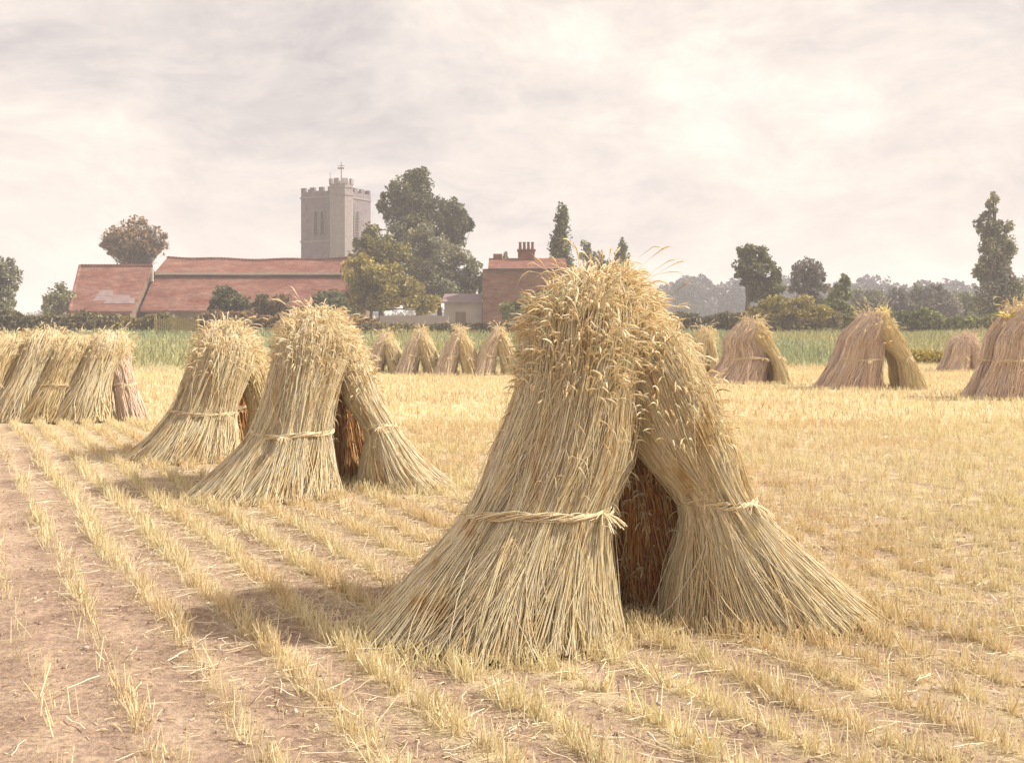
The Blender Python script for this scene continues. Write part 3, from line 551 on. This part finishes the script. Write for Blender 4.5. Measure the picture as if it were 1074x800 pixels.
tree('shrub', 84, 825, [(815, 320, 20, 12), (840, 322, 22, 13), (798, 328, 16, 9), (862, 328, 14, 9)], 'yellow foliage', 'golden green shrub under the two rounded trees', 'shrub', 319, 6000, .2, 3)
tree('fir_tree', 90, 881, [(886, 296, 6, 9), (882, 309, 12, 12), (876, 323, 18, 13), (886, 330, 18, 10)], 'green foliage', 'small ragged green fir left of the wispy-topped stook', 'tree', 320, 5000, .22, 3, clump=.3)
tree('poplar', 98, 1044, [(1042, 214, 8, 11), (1034, 234, 10, 13), (1050, 240, 11, 15), (1040, 258, 15, 16), (1056, 264, 11, 16), (1034, 280, 15, 16), (1048, 292, 19, 20), (1038, 314, 24, 20), (1060, 314, 20, 20)], 'grey foliage', 'tall ragged poplar near the right edge of the view', 'tree', 321, 12000, .26, 5, clump=.32)
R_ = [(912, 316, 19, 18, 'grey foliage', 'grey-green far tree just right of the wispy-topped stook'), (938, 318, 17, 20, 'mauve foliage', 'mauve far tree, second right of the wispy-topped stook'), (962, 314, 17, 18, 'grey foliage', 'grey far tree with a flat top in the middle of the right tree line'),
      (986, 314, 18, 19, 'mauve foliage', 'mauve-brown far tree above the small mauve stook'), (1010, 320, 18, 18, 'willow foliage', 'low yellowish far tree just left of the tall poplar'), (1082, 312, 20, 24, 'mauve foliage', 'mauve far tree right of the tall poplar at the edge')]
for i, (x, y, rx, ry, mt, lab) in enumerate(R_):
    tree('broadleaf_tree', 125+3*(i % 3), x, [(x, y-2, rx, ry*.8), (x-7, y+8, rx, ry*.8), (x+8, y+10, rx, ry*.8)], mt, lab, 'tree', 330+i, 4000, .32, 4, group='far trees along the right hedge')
# far woods
rng = np.random.default_rng(90)
def wood(name, x0, x1, d, ytop, mat, label, seed, n):
    rng = np.random.default_rng(seed); mb = MB(); k = int((x1-x0)/9)
    for i in range(k):
        px = x0+(x1-x0)*(i+rng.uniform(0, 1))/k; D = d+rng.uniform(-18, 18); rx = rng.uniform(9, 17)*D/F; top = WZ(ytop+rng.uniform(-4, 8), D); rz = rng.uniform(.8, 1.1)*rx
        for cz, q in ((top-rz, 1.0), (top-2.2*rz, 1.15), (top-3.2*rz, 1.2)):
            m_ = n//k//3; g = rng.normal(size=(m_, 3)); g /= np.linalg.norm(g, axis=1, keepdims=True); f = 1+.18*np.sin(g[:, :1]*7+i)*np.sin(g[:, 2:]*6+i)
            p = np.array([WX(px, D), D, cz])+g*f*rng.uniform(.75, 1.03, m_)[:, None]*np.array([rx*q, rx*q, rz*1.1]); p = p[p[:, 2] > .9]; mb.leaves(p, .9, rng)
    return tag(mb.build(name, mat), label, 'wood', kind='stuff')
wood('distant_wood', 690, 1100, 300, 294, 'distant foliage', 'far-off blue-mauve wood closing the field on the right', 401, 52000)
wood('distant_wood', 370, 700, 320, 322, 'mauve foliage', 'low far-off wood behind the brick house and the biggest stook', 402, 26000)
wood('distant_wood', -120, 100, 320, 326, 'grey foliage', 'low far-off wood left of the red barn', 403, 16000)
hedge('hedge', -60, 180, 84, 84, 330, 'hedge foliage', 'ragged brown-green hedge in front of the left half of the red barn', 501, 15000)
hedge('hedge', 205, 395, 86, 86, 330, 'brown foliage', 'dark hedge between the red barn and the two left stooks', 502, 12000)
hedge('hedge', 380, 700, 84, 84, 340, 'hedge foliage', 'low dark hedge line behind the far row of stooks', 503, 14000, .2, 1.2, .12)
hedge('hedge', 690, 880, 88, 88, 330, 'hedge foliage', 'dark hedge below the mauve wood right of the biggest stook', 504, 12000)
hedge('hedge', 875, 1120, 90, 86, 330, 'green foliage', 'green hedge along the right side under the far trees', 505, 15000, rough=.35)
hedge('hedge', 958, 1003, 46, 46, 368, 'yellow foliage', 'low yellow-green patch of weeds beside the small mauve stook', 506, 2600, .12, 1.6, .4, 'weeds', False)
tree('bush', 84, 540, [(540, 326, 16, 12), (555, 322, 14, 14)], 'green foliage', 'dark green bush at the foot of the brick house', 'bush', 507, 2200, .2, 3)

# ------------------------------------------------------------------ buildings
def prism(mb, x0, x1, prof, ends=True):
    """prof: list of (y, z) outline, swept from x0 to x1"""
    n = len(prof); V = [(x, y, z) for x in (x0, x1) for y, z in prof]; q = [[i, n+i, n+(i+1) % n, (i+1) % n] for i in range(n)]
    t = [[0, i, i+1] for i in range(1, n-1)]+[[n, n+i+1, n+i] for i in range(1, n-1)]
    mb.add(V, q, t)
def sag(mb, x0, x1, dep):
    for v in mb.v:
        u = np.clip((v[:, 0]-x0)/(x1-x0), 0, 1); v[:, 2] -= dep*(np.sin(u*pi)*.7+.35*np.sin(u*pi*3.1+.6)**2)*np.clip((v[:, 2]-2.5)/5, 0, 1)
    return mb
def roof_strips(x0, x1, pts, n, dep, th=.16):
    mb = MB(); xs = np.linspace(x0, x1, n+1); pr = list(pts)+[(y, z-th) for y, z in reversed(pts)]; k = len(pr)
    V = [(x, y, z) for x in xs for y, z in pr]; q = [[i*k+j, (i+1)*k+j, (i+1)*k+(j+1) % k, i*k+(j+1) % k] for i in range(n) for j in range(k)]
    t = [[b_, b_+j, b_+j+1] for b_ in (0,) for j in range(1, k-1)]+[[n*k, n*k+j+1, n*k+j] for j in range(1, k-1)]; mb.add(V, q, t); return sag(mb, x0, x1, dep)
def local(mb, t): mb.v = [v-np.array(t.location) for v in mb.v]; return mb
# main barn
d = 110
t = thing('barn', (WX(265, d), d+3, .95), 'long red-tiled barn with the higher ridge, in front of the church tower', 'barn')
x0, x1 = WX(164, 113), WX(385, 113)
def roof_slab(x0, x1, pts, th=.16):
    mb = MB(); pr = list(pts)+[(y, z-th) for y, z in reversed(pts)]; prism(mb, x0, x1, pr); return mb
ridge = (116.5, 1.45+75/F*116.5); e1 = (112.6, 1.45+60/F*112.6); e2 = (108.6, 3.2)
up_ = roof_strips(x0, x1, [e1, ridge, (120.4, e1[1])], 24, .32); local(up_, t).build('roof', 'tile', t, uv=True)
lo_ = roof_slab(x0-.2, x1+.2, [e2, (113.1, e1[1]-.28)]); lw = local(lo_, t).build('lower_roof', 'tile', t, uv=True)
fb = MB(); fb.box(x0-.05, e1[0]-.09, e1[1]-.30, x1+.05, e1[0]-.02, e1[1]-.10); local(fb, t).build('eaves_board', 'pale', t)
rb = MB(); xs = np.linspace(x0, x1, 60)
for a, b_ in zip(xs[:-1], xs[1:]): rb.tubes(np.array([[[a, ridge[0], ridge[1]-.02], [b_-.03, ridge[0], ridge[1]+.02]]]), np.array([[.17, .19]]), 8)
local(sag(rb, x0, x1, .32), t).build('ridge_tiles', 'tile', t, uv=True)
wb = MB(); prism(wb, x0+.3, x1-.3, [(109.1, .9), (109.1, 3.28), (113.0, e1[1]-.5), (116.5, ridge[1]-.75), (120.0, e1[1]-.6), (120.0, .9)]); local(wb, t).build('wall', 'board', t)
db = MB()
for k in range(6): db.box(-23+k*.52, 108.98, .95, -22.5+k*.52, 109.06, 3.0)
local(db, t).build('door', 'dark', t)
vb = MB(); vb.box(x0-.28, 112.0, e1[1]-1.0, x0-.04, 112.25, ridge[1]-1.3); local(vb, t).build('gable_board', 'pale', t)
# left barn
t = thing('barn', (WX(118, 108), 110, .95), 'lower red-tiled barn at the left with a sloping hipped end and grey patched roof', 'barn')
xl, xr = WX(74, 107), WX(158, 112); rg = (112.6, 1.45+66/F*112.6); ez = 3.1; ye = 106.5; yb = 118.5; xh = WX(84, 112.6)
mb = MB(); V = [(xl, ye, ez), (xr, ye, ez), (xr, rg[0], rg[1]), (xh, rg[0], rg[1]), (xl, yb, ez), (xr, yb, ez)]; V2 = [(x, y, z-.18) for x, y, z in V]
mb.add(V+V2, [[0, 1, 2, 3], [3, 2, 5, 4], [0, 6, 7, 1], [1, 7, 8, 2], [2, 8, 11, 5], [5, 11, 10, 4], [4, 10, 6, 0], [9, 8, 7, 6], [10, 11, 8, 9]], [[0, 3, 4], [6, 10, 9]])
rf = local(mb, t).build('roof', 'tile', t, uv=True)
rb = MB(); xs = np.linspace(xh, xr, 24)
for a, b_ in zip(xs[:-1], xs[1:]): rb.tubes(np.array([[[a, rg[0], rg[1]-.02], [b_-.03, rg[0], rg[1]+.02]]]), np.array([[.17, .19]]), 8)
rb.tubes(np.array([[[xl+.05, ye+.05, ez+.02], [xh, rg[0], rg[1]+.02]]]), np.array([[.16, .16]]), 8)
local(rb, t).build('ridge_tiles', 'tile', t, uv=True)
wb = MB(); wb.box(xl+.3, ye+.4, .9, xr-.3, yb-.4, ez-.1); prism(wb, xr-.6, xr-.3, [(ye+.4, ez-.12), (rg[0], rg[1]-.3), (yb-.4, ez-.12)]); local(wb, t).build('wall', 'board', t)
sb2 = MB(); sl = (rg[1]-ez)/(rg[0]-ye)
for k, (xa, xb, f) in enumerate(((97, 136, .22), (100, 118, .32), (108, 141, .15))):
    ya = ye+(rg[0]-ye)*f; X0, X1 = WX(xa, ya), WX(xb, ya); dz = .03+.015*k
    za = ez+sl*(ya-ye)+dz; w_ = .75; sb2.add([(X0, ya, za), (X1, ya, za), (X1-.2, ya+w_, za+sl*w_), (X0+.3, ya+w_, za+sl*w_), (X0, ya, za-.03), (X1, ya, za-.03), (X1-.2, ya+w_, za+sl*w_-.03), (X0+.3, ya+w_, za+sl*w_-.03)], [[0, 1, 2, 3], [4, 7, 6, 5], [0, 4, 5, 1], [1, 5, 6, 2], [2, 6, 7, 3], [3, 7, 4, 0]])
local(sb2, t).build('roof_patch', 'slate', rf)
# brick house
d = 100
t = thing('house', (.3, 103, .95), 'red brick house with low tiled roof and clustered chimney pots beside the biggest stook', 'house')
xa, xb = WX(506, d), WX(592, d); zt = 1.45+63/F*d
wb = MB(); wb.box(xa, d, .9, xb, d+7, zt); local(wb, t).build('wall', 'brick', t, uv=True)
o = .25; zr = zt+1.15
mb = roof_slab(xa+.5, xb+o, [(d-o, zt+.02), (d+3.5, zr), (d+7+o, zt+.02)], .14); rf = local(mb, t).build('roof', 'tile', t, uv=True)
fb = MB(); fb.box(xa+.45, d-o-.12, zt-.14, xb+o, d-o-.01, zt-.01); local(fb, t).build('gutter', 'dark', t)
cb = MB(); cx = WX(552, d+3); cb.box(cx-.75, d+2.6, zt+.3, cx+.75, d+3.5, zr+.55); cb.box(cx-.83, d+2.52, zr+.555, cx+.83, d+3.58, zr+.75); ch = local(cb, t).build('chimney', 'tile', rf, uv=True)
for k in range(4):
    pb = MB(); x = cx-.55+k*.37; pb.tubes(np.array([[[x, d+3.05, zr+.753], [x, d+3.05, zr+1.0], [x, d+3.05, zr+1.3], [x, d+3.05, zr+1.36], [x, d+3.05, zr+1.42]]]), np.array([[.15, .13, .12, .15, .15]]), 10, cap=True); local(pb, t).build('chimney_pot', 'tile', ch, uv=True)
cb = MB(); cx = WX(522, d+3); cb.box(cx-.4, d+2.8, zt+.6, cx+.4, d+3.5, zr+.35); local(cb, t).build('chimney', 'tile', rf, uv=True)
# pale shed
t = thing('shed', (WX(490, 101), 103.5, .95), 'pale mauve limewashed shed against the left side of the brick house', 'shed')
xa, xb = WX(466, 101), WX(506, 101)-.05; wb = MB(); wb.box(xa, 101, .9, xb, 105.5, 3.9); local(wb, t).build('wall', 'render', t)
rm = roof_slab(xa-.25, xb, [(100.7, 3.85), (105.8, 4.7)], .12); local(rm, t).build('roof', 'slate', t)
dm = MB(); dm.box(xa+1.0, 100.96, .95, xa+1.9, 100.995, 2.95); local(dm, t).build('door', 'board', t)
# low pale wall
t = MB(); t.box(WX(398, 92), 92, .85, WX(470, 92), 92.35, WZ(331, 92)); o = t.build('field_wall', 'render', origin=(WX(434, 92), 92, .9)); tag(o, 'low pale wall behind the hedge at the foot of the yellow-green shrub', 'wall')

# church tower
d = 160; th = R(28); side = 6.9; cxw, cyw = WX(358, d-4), d-4.0; zb = .95; zt = WZ(207, d)
t = thing('church_tower', (cxw, cyw+3, zb), 'grey stone church tower with battlements, corner stair turret and two poles', 'church tower')
# local frame: corner nearest the viewer at (cxw,cyw); u runs left-back, v runs right-back
ang = pi-th
def tb(mb, u0, v0, z0, u1, v1, z1):
    c, s = math.cos(th), math.sin(th); V = []
    for z in (z0, z1):
        for u, v in ((u0, v0), (u0, v1), (u1, v1), (u1, v0)): V.append((cxw-u*c+v*s, cyw+u*s+v*c, z))
    mb.add(V, [[3, 2, 1, 0], [4, 5, 6, 7], [0, 1, 5, 4], [1, 2, 6, 5], [2, 3, 7, 6], [3, 0, 4, 7]])
mb = MB(); tb(mb, 0, 0, zb-.1, side, side, zt); local(mb, t).build('shaft', 'stone', t)
for z in (zt-.35, zt-6.4, zt-12):
    mb = MB(); tb(mb, -.12, -.12, z, side+.12, side+.12, z+.22); local(mb, t).build('string_course', 'stone_trim', t)
mb = MB(); pw = .4
for (a0, b0, a1, b1) in ((0, 0, side, pw), (0, side-pw, side, side), (0, pw, pw, side-pw), (side-pw, pw, side, side-pw)): tb(mb, a0, b0, zt+.003, a1, b1, zt+.55)
nM = 5; w = side/(2*nM-1)
for k in range(nM):
    for (lo, hi) in ((0, pw), (side-pw, side)): tb(mb, 2*k*w, lo, zt+.553, (2*k+1)*w, hi, zt+1.15)
    if 0 < k < nM-1:
        for (lo, hi) in ((0, pw), (side-pw, side)): tb(mb, lo, 2*k*w, zt+.553, hi, (2*k+1)*w, zt+1.15)
local(mb, t).build('parapet', 'stone', t)
# stair turret
rt = 1.62; ttop = WZ(194, d-4); a = np.arange(9)*2*pi/8+th
mb = MB(); P = np.array([[[cxw, cyw, zb-.1], [cxw, cyw, ttop-.2], [cxw, cyw, ttop]]]); mb.tubes(P, np.array([[rt, rt, rt]]), 8, cap=True)
P = np.array([[[cxw, cyw, z], [cxw, cyw, z+.22]] for z in (ttop-.5, zt-.3)]); mb.tubes(P, rt+.12, 8, cap=True); tu = local(mb, t).build('stair_turret', 'stone_trim', t)
mb = MB()
for k in range(8):
    aa = k*pi/4+th; mb.box(-.36, -.14, 0, .36, .14, .75, aa+pi/2, (cxw+(rt-.12)*math.cos(aa), cyw+(rt-.12)*math.sin(aa))); mb.v[-1][:, 2] += ttop+.003
local(mb, t).build('battlement', 'stone_trim', tu)
# belfry windows
def lancet(u, z0, h, w, face='u'):
    fr = MB(); lv = MB(); n = 9
    pts = [(-w, 0), (-w, h*.7)]+[(-w*math.cos(x*pi/2/5)**.8, h*.7+h*.3*math.sin(x*pi/2/5)) for x in range(1, 5)]+[(0, h)]; pts += [(-x, z) for x, z in reversed(pts[:-1])]
    def W3(a, off, z): return (cxw-(u+a)*math.cos(th)-off*math.sin(th), cyw+(u+a)*math.sin(th)-off*math.cos(th), z0+z) if face == 'u' else (cxw+(u+a)*math.sin(th)+off*math.cos(th), cyw+(u+a)*math.cos(th)-off*math.sin(th), z0+z)
    P = np.array([[W3(a_, .06, z) for a_, z in pts+[pts[0]]]]); fr.tubes(P, .13, 4)
    V = [W3(a_, .03, z) for a_, z in pts]; c_ = len(V); V.append(W3(0, .03, h*.5)); tr = [[c_, i, (i+1) % c_] for i in range(c_)]; lv.add(V, None, tr)
    wo = local(lv, t).build('belfry_window', 'dark', t); local(fr, t).build('surround', 'stone_trim', wo)
    lo_ = MB()
    for k in range(7):
        z = h*.08+k*h*.11; lo_.add([W3(-w*.9, .05, z), W3(w*.9, .05, z), W3(w*.9, .14, z-.08), W3(-w*.9, .14, z-.08)], [[0, 1, 2, 3]])
    local(lo_, t).build('louvre', 'board', wo)
lancet(side*.46, WZ(249, 160), 3.6, .42); lancet(side*.62, WZ(249, 160), 3.6, .42)
lancet(side*.5, WZ(249, 160), 3.6, .5, 'v'); lancet(side*.5, WZ(249, 160)-5.6, 1.6, .3)
mb = MB(); fz = WZ(170, d-4); mb.tubes(np.array([[[cxw, cyw, ttop-.1], [cxw, cyw, ttop+1.5], [cxw, cyw, fz]]]), np.array([[.10, .08, .05]]), 8, cap=True)
fp = local(mb, t).build('flagpole', 'metal', t)
mb = MB(); mb.box(-.5, -.02, fz-1.0, .35, .02, fz-.72, .3, (cxw, cyw)); mb.tubes(np.array([[[cxw-.45, cyw, fz-.5], [cxw+.45, cyw, fz-.5]]]), .04, 6, cap=True); local(mb, t).build('weather_vane', 'metal', fp)
mb = MB(); q = (cxw-3.0*math.cos(th)+1.5*math.sin(th), cyw+3.0*math.sin(th)+1.5*math.cos(th)); mb.tubes(np.array([[[q[0], q[1], zt-.1], [q[0], q[1], WZ(193, d)], [q[0], q[1], WZ(182, d)]]]), np.array([[.07, .06, .035]]), 6, cap=True); local(mb, t).build('pole', 'metal', t)

# garden fence by the barn
t = thing('fence', (WX(188, 80), 80, .9), 'short yellowish paling fence in the hedge gap before the red barn', 'fence')
mb = MB(); xa, xb = WX(164, 80), WX(206, 80); zt_ = WZ(334, 80)
for z in (1.15, zt_-.18): mb.box(xa, 80.0, z, xb, 80.06, z+.09)
local(mb, t).build('rail', 'post', t)
mb = MB()
for k in range(19): x = xa+.02+k*(xb-xa-.14)/18; mb.box(x, 79.96, .92, x+.09, 79.995, zt_+(.06 if k % 2 else -.02))
local(mb, t).build('palings', 'post', t)
for x in (xa-.16, xb+.02):
    mb = MB(); mb.box(x, 79.97, .85, x+.14, 80.11, zt_+.2); local(mb, t).build('post', 'post', t)

# ------------------------------------------------------------------ light, sky, haze, camera
SUN_EL = R(42); SUN_AZ = R(89)        # azimuth clockwise from +Y (the view direction)
w = bpy.data.worlds.new('World'); S.world = w; w.use_nodes = True; nt = w.node_tree; bg = nt.nodes['Background']
sky = nt.nodes.new('ShaderNodeTexSky'); sky.sky_type = 'NISHITA'; sky.sun_disc = False; sky.sun_elevation = SUN_EL; sky.sun_rotation = SUN_AZ; sky.dust_density = 3
tc = nt.nodes.new('ShaderNodeTexCoord'); mp = nt.nodes.new('ShaderNodeMapping'); mp.inputs['Scale'].default_value = (1, 1, 2.2); mp.inputs['Location'].default_value = (.3, 0, .15); nt.links.new(tc.outputs['Generated'], mp.inputs[0])
dm = nt.nodes.new('ShaderNodeVectorMath'); dm.operation = 'MULTIPLY_ADD'; nd = noise(nt, 3.0, 3, .5, mp.outputs[0]); nt.links.new(nd.outputs['Color'], dm.inputs[0]); dm.inputs[1].default_value = (.25, .25, .25); nt.links.new(mp.outputs[0], dm.inputs[2])
n1 = noise(nt, 2.6, 8, .62, dm.outputs[0])
c1 = ramp(nt, [(.35, (.42, .385, .385)), (.43, (.555, .505, .475)), (.51, (.635, .57, .515)), (.60, (.73, .66, .59))]); nt.links.new(n1.outputs[0], c1.inputs[0])
n2 = noise(nt, 9, 8, .7, dm.outputs[0]); c2 = ramp(nt, [(.36, (.88, .88, .90)), (.64, (1.11, 1.10, 1.07))]); nt.links.new(n2.outputs[0], c2.inputs[0])
cl = mix(nt, c1.outputs[0], c2.outputs[0], 1.0, 'MULTIPLY')
sc = nt.nodes.new('ShaderNodeVectorMath'); sc.operation = 'SCALE'; sc.inputs['Scale'].default_value = .10; nt.links.new(sky.outputs[0], sc.inputs[0])
tot = mix(nt, sc.outputs[0], cl, .95); nt.links.new(tot, bg.inputs[0]); bg.inputs[1].default_value = 1.0
L = bpy.data.lights.new('sun', 'SUN'); L.energy = 5.0; L.angle = R(1.2); L.color = (1, .93, .80); so = bpy.data.objects.new('sun', L); COL.objects.link(so)
from mathutils import Vector
dirv = Vector((math.sin(SUN_AZ)*math.cos(SUN_EL), math.cos(SUN_AZ)*math.cos(SUN_EL), math.sin(SUN_EL))); so.rotation_euler = dirv.to_track_quat('Z', 'Y').to_euler()
# haze
m = bpy.data.materials.new('haze'); m.use_nodes = True; nt = m.node_tree; nt.nodes.remove(nt.nodes['Principled BSDF'])
pv = nt.nodes.new('ShaderNodeVolumePrincipled'); pv.inputs['Color'].default_value = (.86, .83, .92, 1); pv.inputs['Density'].default_value = .0013; nt.links.new(pv.outputs[0], nt.nodes['Material Output'].inputs['Volume'])
hb = MB(); hb.box(-1150, -140, -1.2, 1150, 1600, 34); ho = hb.build('haze', m); tag(ho, 'thin pale haze lying over the whole field and village', 'haze', kind='stuff')
cam = bpy.data.cameras.new('camera'); co = bpy.data.objects.new('camera', cam); COL.objects.link(co); S.camera = co
co.location = (0, 0, EYE); co.rotation_euler = (pi/2, 0, 0); cam.sensor_width = 36; cam.lens = 36*F/1074; cam.shift_y = -(400-HY)/1074; cam.clip_end = 4000; cam.clip_start = .05
S.view_settings.view_transform = 'Standard'; S.view_settings.look = 'None'; S.view_settings.gamma = 1; S.view_settings.exposure = .60
S.render.engine = 'CYCLES'
S.cycles.max_bounces = 6; S.cycles.diffuse_bounces = 5; S.cycles.volume_bounces = 1
